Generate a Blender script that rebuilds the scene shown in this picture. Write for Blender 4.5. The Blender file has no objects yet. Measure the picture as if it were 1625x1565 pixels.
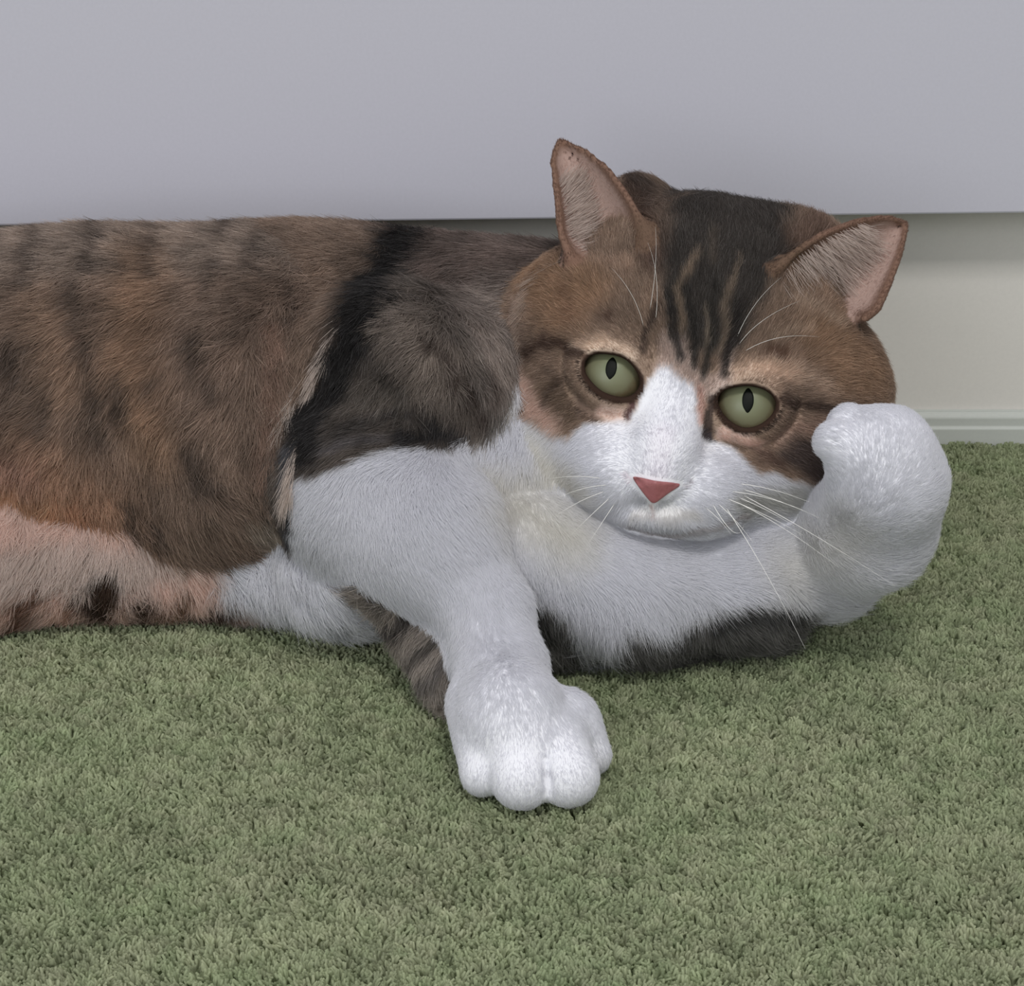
import bpy, math
import numpy as np
from mathutils import Vector, Matrix

rng = np.random.default_rng(7)
C = bpy.context.scene.collection
SC = bpy.context.scene

# ------------------------------------------------------------------ camera
PITCH = math.radians(24.0)
CAM = np.array([0.0, -0.784, 0.400])
FPX = 4500.0                                   # focal length in pixels of the 1625 x 1565 frame
RV = np.array([1.0, 0.0, 0.0])
UV = np.array([0.0, math.sin(PITCH), math.cos(PITCH)])
FV = np.array([0.0, math.cos(PITCH), -math.sin(PITCH)])
cd = bpy.data.cameras.new('camera'); cam = bpy.data.objects.new('camera', cd); C.objects.link(cam)
cam.location = CAM; cam.rotation_euler = (math.pi/2 - PITCH, 0, 0)
cd.sensor_fit = 'HORIZONTAL'; cd.sensor_width = 36.0; cd.lens = 36.0*FPX/1625.0
cd.clip_start = 0.02; cd.clip_end = 50
SC.camera = cam

# ------------------------------------------------------------------ world, lights, exposure
SC.view_settings.view_transform = 'Standard'; SC.view_settings.look = 'None'
SC.view_settings.gamma = 1.0; SC.view_settings.use_curve_mapping = False
SC.view_settings.exposure = 0.0
w = bpy.data.worlds.new('World'); SC.world = w; w.use_nodes = True
bg = w.node_tree.nodes['Background']
bg.inputs[0].default_value = (0.95, 0.96, 1.0, 1); bg.inputs[1].default_value = 0.62

def area_light(name, loc, target, size, energy, color):
    ld = bpy.data.lights.new(name, 'AREA'); ld.shape = 'RECTANGLE'; ld.size, ld.size_y = size
    ld.energy = energy; ld.color = color
    o = bpy.data.objects.new(name, ld); C.objects.link(o); o.location = loc
    o.rotation_euler = (Vector(target)-Vector(loc)).to_track_quat('-Z', 'Y').to_euler()
    return o
area_light('ceiling_lamp', (0.20, -1.25, 1.85), (0, 0, 0), (0.45, 0.35), 19.5, (1.0, 0.98, 0.96))
area_light('front_fill', (-0.9, -2.1, 0.95), (0, 0, 0.05), (1.4, 1.2), 16.0, (0.93, 0.96, 1.0))  # unseen soft lamp, added as frontal fill from the camera side

# ------------------------------------------------------------------ helpers: pixel rays used as a ruler for real positions
def P(px, py, t):
    """point at depth t (metres along the view axis)"""
    return CAM + RV*((px-812.5)/FPX*t) + UV*((782.5-py)/FPX*t) + FV*t
def W(px, py, y):
    d = P(px, py, 1.0)-CAM; return CAM + d*((y-CAM[1])/d[1])
def Z(px, py, z):
    d = P(px, py, 1.0)-CAM; return CAM + d*((z-CAM[2])/d[2])
def pix(p):
    q = p-CAM; t = q@FV
    return np.stack([812.5+FPX*(q@RV)/t, 782.5-FPX*(q@UV)/t], -1), t

def srgb(c):
    c = np.asarray(c, float)/255.0
    return np.where(c <= 0.04045, c/12.92, ((c+0.055)/1.055)**2.4)

# ------------------------------------------------------------------ value noise
NT = rng.random((64, 64, 64, 3)).astype(np.float32)*2-1
def noise3(p, scale, seed=0):
    q = p/scale + seed*17.3 + 1000.0
    i = np.floor(q).astype(int); f = q-i; f = f*f*(3-2*f)
    out = 0
    for a in (0, 1):
        for b in (0, 1):
            for c in (0, 1):
                wt = (f[:, 0] if a else 1-f[:, 0])*(f[:, 1] if b else 1-f[:, 1])*(f[:, 2] if c else 1-f[:, 2])
                out = out + wt[:, None]*NT[(i[:, 0]+a) & 63, (i[:, 1]+b) & 63, (i[:, 2]+c) & 63]
    return out

# ------------------------------------------------------------------ materials
def mat_new(name):
    m = bpy.data.materials.new(name); m.use_nodes = True
    nt = m.node_tree; return m, nt, nt.nodes['Principled BSDF']
def mat_plain(name, col, rough=0.5, spec=0.5, coat=0.0):
    m, nt, b = mat_new(name)
    b.inputs['Base Color'].default_value = (*srgb(col), 1); b.inputs['Roughness'].default_value = rough
    b.inputs['Specular IOR Level'].default_value = spec; b.inputs['Coat Weight'].default_value = coat
    return m
def mat_paint(name, col, bump=0.02):
    m, nt, b = mat_new(name)
    tc = nt.nodes.new('ShaderNodeTexCoord'); n = nt.nodes.new('ShaderNodeTexNoise')
    n.inputs['Scale'].default_value = 900; n.inputs['Detail'].default_value = 3
    nt.links.new(tc.outputs['Object'], n.inputs['Vector'])
    mx = nt.nodes.new('ShaderNodeMix'); mx.data_type = 'RGBA'
    c = srgb(col)
    mx.inputs[6].default_value = (*(c*0.96), 1); mx.inputs[7].default_value = (*(c*1.04), 1)
    nt.links.new(n.outputs['Fac'], mx.inputs[0]); nt.links.new(mx.outputs[2], b.inputs['Base Color'])
    bp = nt.nodes.new('ShaderNodeBump'); bp.inputs['Strength'].default_value = bump; bp.inputs['Distance'].default_value = 0.0003
    nt.links.new(n.outputs['Fac'], bp.inputs['Height']); nt.links.new(bp.outputs['Normal'], b.inputs['Normal'])
    b.inputs['Roughness'].default_value = 0.55; b.inputs['Specular IOR Level'].default_value = 0.3
    return m

def mesh_obj(name, verts, faces, mat, parent=None, smooth=True):
    me = bpy.data.meshes.new(name); me.from_pydata([tuple(map(float, v)) for v in verts], [], [tuple(map(int, f)) for f in faces])
    me.materials.append(mat); me.update()
    if smooth: me.polygons.foreach_set('use_smooth', [True]*len(me.polygons))
    o = bpy.data.objects.new(name, me); C.objects.link(o)
    if parent is not None:
        o.parent = parent; o.matrix_parent_inverse = Matrix.Translation(-parent.location)
    return o
def extrude_profile(name, prof, x0, x1, mat, kind='structure'):
    """profile of (y, z) points swept along x"""
    n = len(prof); v = [(x0, y, z) for y, z in prof]+[(x1, y, z) for y, z in prof]
    f = [(i, (i+1) % n, (i+1) % n+n, i+n) for i in range(n)]+[tuple(range(n))[::-1], tuple(range(n, 2*n))]
    o = mesh_obj(name, v, f, mat, smooth=False); o['kind'] = kind
    b = o.modifiers.new('bevel', 'BEVEL'); b.width = 0.0008; b.segments = 2; b.limit_method = 'ANGLE'
    return o

# ------------------------------------------------------------------ setting
WALLY = 0.164
m_wall = mat_paint('white_wall_paint', (190, 189, 198))
m_kick = mat_paint('white_board_paint', (222, 218, 212))
m_trim = mat_paint('white_trim_paint', (190, 193, 187))
ze = 0.0918
wall = extrude_profile('wall_back', [(0.141, ze), (0.141, 1.6), (0.19, 1.6), (0.19, ze)], -1.6, 1.6, m_wall)
wall.rotation_euler = (0, 0, 0)
# the lower edge of the wall panel runs up a little to the right
wall.rotation_euler = (0, math.radians(-0.75), 0)
wall.location = (0, 0, -0.0012)
kick = extrude_profile('baseboard_back', [(WALLY, -0.004), (WALLY, 0.12), (0.19, 0.12), (0.19, -0.004)], -1.6, 1.6, m_kick)
trim = extrude_profile('trim_1', [(WALLY-0.0040, -0.004), (WALLY-0.0040, 0.0042), (WALLY-0.0040, 0.0050), (WALLY-0.0030, 0.0054), (WALLY-0.0030, 0.0088),
                                  (WALLY-0.0022, 0.0100), (WALLY-0.0012, 0.0104), (WALLY-0.0012, 0.0112), (WALLY, 0.0112), (WALLY, -0.004)], -1.6, 1.6, m_trim)

m_floor, nt, b = mat_new('carpet_backing')
b.inputs['Base Color'].default_value = (*srgb((92, 104, 76)), 1); b.inputs['Roughness'].default_value = 1
b.inputs['Specular IOR Level'].default_value = 0
tc = nt.nodes.new('ShaderNodeTexCoord'); n = nt.nodes.new('ShaderNodeTexNoise'); n.inputs['Scale'].default_value = 420
n.inputs['Detail'].default_value = 5; nt.links.new(tc.outputs['Object'], n.inputs['Vector'])
cr = nt.nodes.new('ShaderNodeValToRGB'); cr.color_ramp.elements[0].position = .35; cr.color_ramp.elements[1].position = .65
cr.color_ramp.elements[0].color = (*srgb((95, 108, 78)), 1); cr.color_ramp.elements[1].color = (*srgb((142, 150, 120)), 1)
nt.links.new(n.outputs['Fac'], cr.inputs[0]); nt.links.new(cr.outputs[0], b.inputs['Base Color'])
bp = nt.nodes.new('ShaderNodeBump'); bp.inputs['Distance'].default_value = .002; nt.links.new(n.outputs['Fac'], bp.inputs['Height'])
nt.links.new(bp.outputs['Normal'], b.inputs['Normal'])
floor = mesh_obj('floor', [(-1.6, -1.8, -.004), (1.6, -1.8, -.004), (1.6, 0.17, -.004), (-1.6, 0.17, -.004),
                           (-1.6, -1.8, -.02), (1.6, -1.8, -.02), (1.6, 0.17, -.02), (-1.6, 0.17, -.02)],
                 [(0, 1, 2, 3), (7, 6, 5, 4), (0, 4, 5, 1), (1, 5, 6, 2), (2, 6, 7, 3), (3, 7, 4, 0)], m_floor, smooth=False)
floor['kind'] = 'structure'

# ------------------------------------------------------------------ hair curves
def hair_mat(name, trans=0.35, rough=0.5, spec=0.12):
    m = bpy.data.materials.new(name); m.use_nodes = True; nt = m.node_tree; nt.nodes.clear()
    out = nt.nodes.new('ShaderNodeOutputMaterial'); at = nt.nodes.new('ShaderNodeAttribute'); at.attribute_name = 'fiber_color'
    d = nt.nodes.new('ShaderNodeBsdfDiffuse'); t = nt.nodes.new('ShaderNodeBsdfTranslucent'); mx = nt.nodes.new('ShaderNodeMixShader')
    g = nt.nodes.new('ShaderNodeBsdfGlossy'); g.inputs['Roughness'].default_value = rough
    mg = nt.nodes.new('ShaderNodeMixShader'); mg.inputs[0].default_value = spec*0.2
    nt.links.new(at.outputs['Color'], d.inputs['Color']); nt.links.new(at.outputs['Color'], t.inputs['Color'])
    mx.inputs[0].default_value = trans
    nt.links.new(d.outputs[0], mx.inputs[1]); nt.links.new(t.outputs[0], mx.inputs[2])
    nt.links.new(mx.outputs[0], mg.inputs[1]); nt.links.new(g.outputs[0], mg.inputs[2]); nt.links.new(mg.outputs[0], out.inputs['Surface'])
    return m
def curves_obj(name, pts, col, rad, mat, parent=None):
    """pts (n,k,3), col (n,k,3), rad (n,k)"""
    n, k, _ = pts.shape
    cu = bpy.data.hair_curves.new(name); cu.add_curves([k]*n)
    cu.attributes['position'].data.foreach_set('vector', pts.astype(np.float32).ravel())
    a = cu.attributes.new('radius', 'FLOAT', 'POINT'); a.data.foreach_set('value', rad.astype(np.float32).ravel())
    a = cu.attributes.new('fiber_color', 'FLOAT_COLOR', 'POINT')
    c4 = np.ones((n*k, 4), np.float32); c4[:, :3] = col.reshape(-1, 3); a.data.foreach_set('color', c4.ravel())
    cu.materials.append(mat)
    o = bpy.data.objects.new(name, cu); C.objects.link(o)
    if parent is not None:
        o.parent = parent; o.matrix_parent_inverse = Matrix.Translation(-parent.location)
    return o

# ------------------------------------------------------------------ carpet pile
def build_pile():
    allp, allc, allr = [], [], []
    for (x0, x1, y0, y1, sp, nf, rr) in ((-.30, .30, -.24, .1635, .00140, 3, .00042), (-.75, -.30, -.24, .1635, .0030, 3, .0006), (.30, .75, -.24, .1635, .0030, 3, .0006), (-.75, .75, -.60, -.24, .0030, 3, .0006)):
        gx, gy = np.meshgrid(np.arange(x0, x1, sp), np.arange(y0, y1, sp), indexing='ij')
        g = np.stack([gx.ravel(), gy.ravel(), np.full(gx.size, -.004)], -1)
        g[:, :2] += rng.uniform(-.45, .45, (len(g), 2))*sp
        g[:, 1] = np.minimum(g[:, 1], WALLY-.0055)
        N = len(g)
        lean = noise3(g, .0028, 1)*0.9 + noise3(g, .012, 2)*0.25 + rng.normal(0, .25, (N, 3))
        lean = lean*.62
        tone = 1 + 0.15*noise3(g, .0026, 3)[:, 0] + 0.08*noise3(g, .012, 4)[:, 0] + 0.08*noise3(g, .05, 5)[:, 0] + rng.normal(0, .04, N)
        hgt = .0042*(1 + .26*noise3(g, .0032, 6)[:, 0] + .10*noise3(g, .02, 7)[:, 0])
        warm = np.clip(.5+.45*noise3(g, .005, 8)[:, 1]+.3*noise3(g, .04, 9)[:, 1], 0, 1)
        ca, cb = srgb((164, 176, 139)), srgb((184, 187, 157))
        col = ca[None]*(1-warm[:, None])+cb[None]*warm[:, None]
        for q in range(nf):
            ang = rng.uniform(0, 2*np.pi, N)
            off = np.stack([np.cos(ang), np.sin(ang), np.zeros(N)], -1)*(sp*.35)
            s = np.linspace(0, 1, 4)[None, :, None]
            d = lean.copy(); d[:, 2] = 0; d += off/sp*1.2*rng.uniform(.2, 1, N)[:, None]
            curl = rng.normal(0, .45, (N, 3)); curl[:, 2] = 0
            h = (hgt*rng.uniform(.75, 1.1, N))[:, None, None]
            p = g[:, None, :]+off[:, None, :]*.6 + h*(d[:, None, :]*s**2*.62 + curl[:, None, :]*(s**2-s**3)*1.2 + np.array([0, 0, 1.])*(s-.22*s**2*np.linalg.norm(d, axis=1)[:, None, None]))
            p[:, :, 1] = np.minimum(p[:, :, 1], WALLY-.0045)
            c = col[:, None, :]*np.clip(tone, .5, 1.5)[:, None, None]*(.86+.16*s)
            allp.append(p); allc.append(np.clip(c, 0, 1)*np.ones_like(p)); allr.append(np.tile(np.array([rr, rr, rr, rr*.8]), (N, 1))*rng.uniform(.75, 1.15, (N, 1)))
    o = curves_obj('carpet_pile', np.concatenate(allp), np.concatenate(allc), np.concatenate(allr), hair_mat('carpet_fibre', .42, .8, 0.0))
    o['kind'] = 'stuff'; o['category'] = 'carpet'; o['label'] = 'mottled sage green short-pile carpet under the lying cat'
build_pile()

# ------------------------------------------------------------------ implicit body
def lin(a, n): return np.arange(a[0], a[1], n)
xs = np.concatenate([lin((-.372, -.02), .0018), lin((-.02, -.012), .0013), lin((-.012, .135), .00085), lin((.135, .17), .0013)])
ys = np.concatenate([lin((-.125, -.062), .0012), lin((-.062, .052), .00095), lin((.052, .146), .0018)])
zs = np.concatenate([lin((-.004, .153), .00100)])

class Field:
    def __init__(s, xs, ys, zs):
        s.xs, s.ys, s.zs = xs, ys, zs
        s.V = np.full((len(xs), len(ys), len(zs)), 1.0, np.float32)
    def box(s, lo, hi):
        sl = []
        for a, l, h in zip((s.xs, s.ys, s.zs), lo, hi):
            i, j = np.searchsorted(a, l), np.searchsorted(a, h); sl.append(slice(max(i-1, 0), min(j+1, len(a))))
        X, Y, Zz = np.meshgrid(s.xs[sl[0]], s.ys[sl[1]], s.zs[sl[2]], indexing='ij')
        return tuple(sl), np.stack([X, Y, Zz], -1).reshape(-1, 3), X.shape
    def union(s, prim, k):
        lo, hi = prim.bounds(); m = k+.005
        sl, pts, sh = s.box(lo-m, hi+m)
        if min(sh) == 0: return
        d = prim(pts).reshape(sh).astype(np.float32)
        a = s.V[sl]; h = np.maximum(k-np.abs(a-d), 0)/k
        s.V[sl] = np.minimum(a, d)-h*h*k*.25
    def carve(s, fn, lo, hi, k):
        sl, pts, sh = s.box(lo, hi)
        d = -fn(pts).reshape(sh).astype(np.float32); a = s.V[sl]
        h = np.maximum(k-np.abs(a-d), 0)/k
        s.V[sl] = np.maximum(a, d)+h*h*k*.25

class Ell:
    def __init__(s, c, r, R=None, k=.01):
        s.c = np.asarray(c, float); s.r = np.asarray(r, float); s.R = np.eye(3) if R is None else R; s.k = k
    def bounds(s):
        e = np.sqrt(((s.R*s.r[None])**2).sum(1)); return s.c-e, s.c+e
    def __call__(s, p):
        q = (p-s.c)@s.R; k0 = np.linalg.norm(q/s.r, axis=1); k1 = np.linalg.norm(q/(s.r**2), axis=1)
        return k0*(k0-1)/np.maximum(k1, 1e-6)
class Cap:
    """tapered capsule a->b"""
    def __init__(s, a, b, ra, rb, k=.006):
        s.a = np.asarray(a, float); s.b = np.asarray(b, float); s.ra = ra; s.rb = rb; s.k = k
    def bounds(s):
        return np.minimum(s.a-s.ra, s.b-s.rb), np.maximum(s.a+s.ra, s.b+s.rb)
    def __call__(s, p):
        ab = s.b-s.a; h = np.clip(((p-s.a)@ab)/max(ab@ab, 1e-9), 0, 1)
        return np.linalg.norm(p-s.a-h[:, None]*ab, axis=1)-(s.ra+(s.rb-s.ra)*h)
class Sheet:
    def __init__(s, grid, rad, k=.003):
        """grid (n,m,3) surface samples, rad (n,m)"""
        s.g = grid.reshape(-1, 3); s.rad = rad.reshape(-1); s.k = k
    def bounds(s): return s.g.min(0)-.002, s.g.max(0)+.002
    def __call__(s, p):
        out = np.empty(len(p)); g2 = (s.g**2).sum(1)
        for i in range(0, len(p), 20000):
            q = p[i:i+20000]
            d = np.sqrt(np.maximum((q**2).sum(1)[:, None]+g2[None]-2*q@s.g.T, 0))-s.rad[None]
            out[i:i+20000] = d.min(1)
        return out

# camera-facing frame axes with the head's roll (clockwise in the picture)
ROLL = math.radians(12.5)
HR = RV*math.cos(ROLL)-UV*math.sin(ROLL)
HU = RV*math.sin(ROLL)+UV*math.cos(ROLL)
RH = np.stack([HR, HU, FV], 1)
TE = 0.838                                       # depth of the eye plane
def H(px, py, dmm): return P(px, py, TE+dmm/1000.0)
def Rtilt(a, b=0.0):
    """frame turned in the picture plane by a degrees clockwise, then tipped by b"""
    a = math.radians(a); b = math.radians(b)
    r = RV*math.cos(a)-UV*math.sin(a); u = RV*math.sin(a)+UV*math.cos(a)
    u2 = u*math.cos(b)+FV*math.sin(b); f2 = -u*math.sin(b)+FV*math.cos(b)
    return np.stack([r, u2, f2], 1)

G = {'torso': [], 'belly': [], 'head': [], 'ear': [], 'near': [], 'far': [], 'under': []}
# torso: rump, loin, rib cage, flank edge
T = G['torso']
T += [Ell((-.285, .068, .048), (.065, .058, .046), k=.03), Ell((-.19, .068, .0535), (.072, .060, .0495), k=.03),
      Ell((-.125, .066, .0545), (.060, .060, .0535), k=.03), Ell((-.0895, .049, .054), (.0330, .0540, .050), Rtilt(20), k=.02)]
T += [Ell(W(404, 712, .024), (.0175, .032, .029), Rtilt(8), k=.018), Ell((-.082, .076, .0585), (.052, .046, .0450), k=.02)]
# hidden hind leg and thigh out of frame
T += [Ell((-.262, .030, .045), (.052, .036, .042), k=.02)]
# shoulder, neck
S_ = []
S_ += [Ell((-.055, .076, .058), (.062, .050, .0490), k=.012), Ell((.000, .070, .056), (.055, .046, .0475), k=.02),
       Cap((-.005, .055, .055), (.045, .045, .066), .040, .036, k=.02),
       Ell(W(650, 610, .030), (.036, .030, .036), Rtilt(20), k=.008)]
G['shoulder'] = S_
# belly strip, on the carpet in front of the flank
G['belly'] += [Cap((-.30, .020, .026), (-.165, .022, .0235), .026, .0225, k=.012), Cap((-.165, .022, .0235), (-.088, .024, .0205), .0225, .0185, k=.012),
               Ell(Z(450, 868, .022), (.026, .022, .0170), k=.010), Ell(Z(575, 885, .025), (.026, .026, .0205), k=.012)]
# chest (white)
G['chest'] = [Ell((.000, .025, .040), (.045, .034, .036), k=.015), Ell(W(850, 780, .012), (.030, .022, .028), k=.012)]
# near foreleg, reaching towards the camera
N_ = G['near']
A0 = Z(590, 775, .052); A1 = Z(688, 858, .046); A2 = Z(772, 970, .031); A3 = Z(795, 1060, .021); A4 = Z(812, 1140, .0185)
N_ += [Ell(Z(592, 785, .052), (.029, .026, .0245), Rtilt(35), k=.020), Cap(A0, A1, .0235, .0185, k=.014), Cap(A1, A2, .0185, .0112, k=.010), Cap(A2, A3, .0112, .0120, k=.008),
       Cap(A3, A4, .0120, .0138, k=.006), Cap(A4, Z(838, 1185, .0132), .0138, .0118, k=.006),
       Cap(Z(752, 1120, .015), Z(765, 1195, .010), .0080, .0070, k=.005)]
def toe(px0, py0, z0, px1, py1, r0, r1, k=.0026):
    a = Z(px0, py0, z0); b = Z(px1, py1, r1); return [Cap(a, b, r0, r1, k=k)]
for q in ((785, 1180, .0115, 768, 1226, .0070, .0068), (818, 1175, .0140, 828, 1236, .0088, .0087),
          (880, 1175, .0140, 902, 1232, .0088, .0087), (905, 1150, .0130, 937, 1198, .0072, .0060)):
    N_ += toe(*q)
N_ += [Ell(Z(898, 1148, .0140), (.0090, .010, .0085), Rtilt(-30), k=.005)]
# tabby underside of the near upper leg (elbow), behind it
G['under'] += [Cap(Z(632, 902, .034), Z(686, 985, .019), .0115, .0105, k=.006), Cap(Z(686, 985, .019), Z(722, 1070, .0110), .0105, .0085, k=.006)]
# far foreleg: runs right along the carpet and folds up against the cheek
F_ = G['far']
f0 = Z(850, 885, .034); f1 = Z(1010, 938, .0245); f2 = Z(1190, 926, .0245); f3 = Z(1304, 878, .030); f4 = Z(1386, 830, .051); f5 = Z(1410, 762, .0700)
F_ += [Cap(f0, f1, .0225, .0165, k=.012), Cap(f1, f2, .0165, .0150, k=.010), Cap(f2, f3, .0150, .0158, k=.010), Cap(f3, f4, .0158, .0154, k=.010), Cap(f4, f5, .0154, .0146, k=.012),
       Cap(f5, P(1406, 718, .815), .0146, .0128, k=.010), Cap(P(1408, 706, .817), P(1350, 679, .820), .0108, .0068, k=.003),
       Cap(P(1392, 738, .814), P(1326, 701, .812), .0108, .0060, k=.0025), Cap(P(1400, 768, .816), P(1356, 740, .816), .0116, .0060, k=.006)]
G['under2'] = [Cap(Z(885, 948, .020), Z(1040, 958, .0165), .0175, .0145, k=.008), Cap(Z(1040, 958, .0165), Z(1215, 965, .014), .0145, .0100, k=.008)]
# head
Hd = G['head']
Hd += [Ell(H(1120, 487, 44), (.0415, .0335, .042), RH, k=.01), Ell(H(1118, 570, 40), (.0520, .031, .036), RH, k=.014), Ell(H(1014, 342, 56), (.011, .0110, .014), RH, k=.010), Ell(H(1272, 400, 44), (.015, .0100, .014), RH, k=.014),
       Ell(H(925, 600, 34), (.0190, .024, .026), RH, k=.014), Ell(H(1300, 655, 34), (.0190, .024, .026), RH, k=.014),
       Ell(H(1082, 620, 26), (.037, .027, .0225), RH, k=.012),
       Ell(H(1100, 500, 23), (.025, .025, .021), RH, k=.014),
       Cap(H(1088, 590, 13), H(1052, 715, -2), .0105, .0092, k=.010), Cap(H(1052, 715, -2), H(1044, 758, -6), .0088, .0072, k=.006),
       Ell(H(984, 752, 6), (.0140, .0120, .0130), Rtilt(25), k=.006), Ell(H(1110, 785, 6), (.0150, .0120, .0130), Rtilt(0), k=.006),
       Ell(H(1056, 822, 8), (.0165, .0045, .0130), Rtilt(4), k=.004),
       Ell(H(930, 700, 28), (.022, .020, .024), RH, k=.014), Ell(H(1220, 740, 28), (.024, .020, .024), RH, k=.014),
       Ell(H(1060, 765, 28), (.030, .013, .022), RH, k=.010),
       Ell(H(955, 545, 11), (.0130, .0055, .009), Rtilt(20), k=.010), Ell(H(1210, 598, 11), (.0140, .0055, .009), Rtilt(8), k=.010),
       Cap(H(1030, 600, 56), (.03, .060, .060), .033, .034, k=.02), Ell(H(925, 505, 38), (.019, .0195, .020), RH, k=.014)]
EYES = [dict(c=(972, 597), R=.0118, poly=[(929, 590), (930, 572), (947, 562), (983, 566), (1003, 580), (1015, 602), (1012, 618), (998, 629), (978, 629), (956, 621), (940, 607)]),
        dict(c=(1186, 645), R=.0118, poly=[(1139, 634), (1148, 621), (1166, 615), (1190, 613), (1215, 620), (1230, 635), (1229, 651), (1216, 667), (1197, 677), (1178, 678), (1159, 668), (1145, 652)])]
def smooth_loop(pts, n=64):
    pts = np.array(pts, float); m = len(pts); t = np.linspace(0, m, n, endpoint=False); i = np.floor(t).astype(int); f = (t-i)[:, None]
    p0, p1, p2, p3 = pts[(i-1) % m], pts[i % m], pts[(i+1) % m], pts[(i+2) % m]
    return .5*((2*p1)+(-p0+p2)*f+(2*p0-5*p1+4*p2-p3)*f**2+(-p0+3*p1-3*p2+p3)*f**3)
def ray_sphere(px, py, c, R):
    d = P(px, py, 1.0)-CAM; d = d/np.linalg.norm(d, axis=-1, keepdims=True) if d.ndim > 1 else d/np.linalg.norm(d)
    oc = CAM-c; b_ = d@oc; q = b_*b_-(oc@oc-R*R)
    return CAM+d*(-b_-math.sqrt(max(q, 0)))
for e in EYES:
    e['ctr'] = H(e['c'][0], e['c'][1], 0+e['R']*1000)
    e['loop'] = smooth_loop(e['poly'])
    lp = []
    for (a, b_) in e['loop']:
        cx, cy = e['c']; a2, b2 = cx+(a-cx)*1.06, cy+(b_-cy)*1.06
        lp.append(ray_sphere(a2, b2, e['ctr'], e['R']+.0002))
    e['loop3'] = np.array(lp)
    # lid: a thin ring following the eye's outline
    for i in range(0, 64, 2):
        Hd.append(Cap(e['loop3'][i], e['loop3'][(i+2) % 64], .0011, .0011, k=.0060))

def ear_sheet(left, right, back, tip, n=46, m=40):
    """left/right edge polylines base->tip (px,py,dmm); back = depth of the cup at base in mm"""
    def samp(pl, v):
        pl = np.array([H(*q) for q in pl]); d = np.r_[0, np.cumsum(np.linalg.norm(np.diff(pl, axis=0), axis=1))]; d /= d[-1]
        # smooth polyline by catmull on dense parameter
        return np.stack([np.interp(v, d, pl[:, i]) for i in range(3)], -1)
    v = np.linspace(0, 1, n)
    def sm(a):
        for _ in range(6): a[1:-1] = (a[:-2]+2*a[1:-1]+a[2:])/4
        return a
    Lp, Rp = sm(samp(left+[tip], v)), sm(samp(right+[tip], v))
    u = np.linspace(0, 1, m)[None, :, None]
    g = Lp[:, None]*(1-u)+Rp[:, None]*u
    bul = (1-(2*u-1)**2)**.8*(1-v[:, None, None])**.7*back/1000
    g = g+FV[None, None]*bul
    return g
EARS = []
gl = ear_sheet([(905, 408, 20), (890, 372, 24), (884, 310, 32), (876, 250, 40)], [(1036, 404, 9), (1024, 370, 12), (1000, 318, 19), (964, 268, 28), (927, 238, 38)], 19, (888, 222, 43))
gr = ear_sheet([(1228, 432, 4), (1262, 400, 7), (1305, 372, 14), (1355, 352, 24), (1405, 344, 34)], [(1372, 505, 16), (1392, 492, 20), (1410, 452, 27), (1428, 405, 35)], 19, (1440, 354, 41))
for g in (gl, gr):
    n, m, _ = g.shape
    rad = np.interp(np.linspace(0, 1, n), [0, 1], [.0014, .0009])[:, None]*np.ones((1, m))
    G['ear'].append(Sheet(g, rad, k=.004)); EARS.append(g)

fld = Field(xs, ys, zs)
for key, gk in (('torso', .004), ('shoulder', .012), ('chest', .010), ('belly', .005), ('head', .005), ('ear', .005), ('under', .004), ('near', .012), ('under2', .004), ('far', .003)):
    g_ = Field(xs, ys, zs)
    for pr in G[key]: g_.union(pr, pr.k)
    h_ = np.maximum(gk-np.abs(fld.V-g_.V), 0)/gk
    fld.V = np.minimum(fld.V, g_.V)-h_*h_*gk*.25
    if key == 'chest': pass
# eye sockets
def poly_sd(q, poly):
    """signed distance in px to closed polygon (negative inside)"""
    poly = np.asarray(poly, float); n = len(poly)
    d = np.full(len(q), 1e18); s = np.ones(len(q))
    for i in range(n):
        a, b_ = poly[i], poly[i-1]
        e = b_-a; w_ = q-a; t = np.clip((w_@e)/max(e@e, 1e-9), 0, 1)
        v = w_-t[:, None]*e; d = np.minimum(d, (v**2).sum(1))
        c1 = q[:, 1] >= a[1]; c2 = q[:, 1] < b_[1]; c3 = e[0]*w_[:, 1] > e[1]*w_[:, 0]
        s = np.where((c1 & c2 & c3) | (~c1 & ~c2 & ~c3), -s, s)
    return s*np.sqrt(d)
for e in EYES:
    def socket(p, e=e):
        q, t = pix(p)
        d2 = poly_sd(q, e['loop'])*t/FPX
        dep = t-(TE+.0075)
        return np.maximum(d2, dep)
    fld.carve(socket, e['ctr']-.022, e['ctr']+.014, .0008)
# mouth line and nostril folds: shallow grooves
def groove(pts, r, k=.0012):
    pts = [np.asarray(p) for p in pts]
    for a, b_ in zip(pts[:-1], pts[1:]):
        c = Cap(a, b_, r, r); lo, hi = c.bounds(); fld.carve(c, lo-.003, hi+.003, k)
def surf_depth(px, py, t0=.78, t1=.90):
    """depth at which the ray meets the field"""
    ts = np.linspace(t0, t1, 400); p = np.array([P(px, py, t) for t in ts])
    i = np.clip(np.searchsorted(xs, p[:, 0]), 0, len(xs)-1); j = np.clip(np.searchsorted(ys, p[:, 1]), 0, len(ys)-1); k = np.clip(np.searchsorted(zs, p[:, 2]), 0, len(zs)-1)
    v = fld.V[i, j, k]; h = np.nonzero(v < 0)[0]
    return ts[h[0]] if len(h) else None
def on(px, py, dd=0.0):
    t = surf_depth(px, py); return P(px, py, (t if t else TE)+dd)
groove([on(1036, 798, -.0002), on(1039, 812, 0), on(1041, 822, 0)], .0007)
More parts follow.
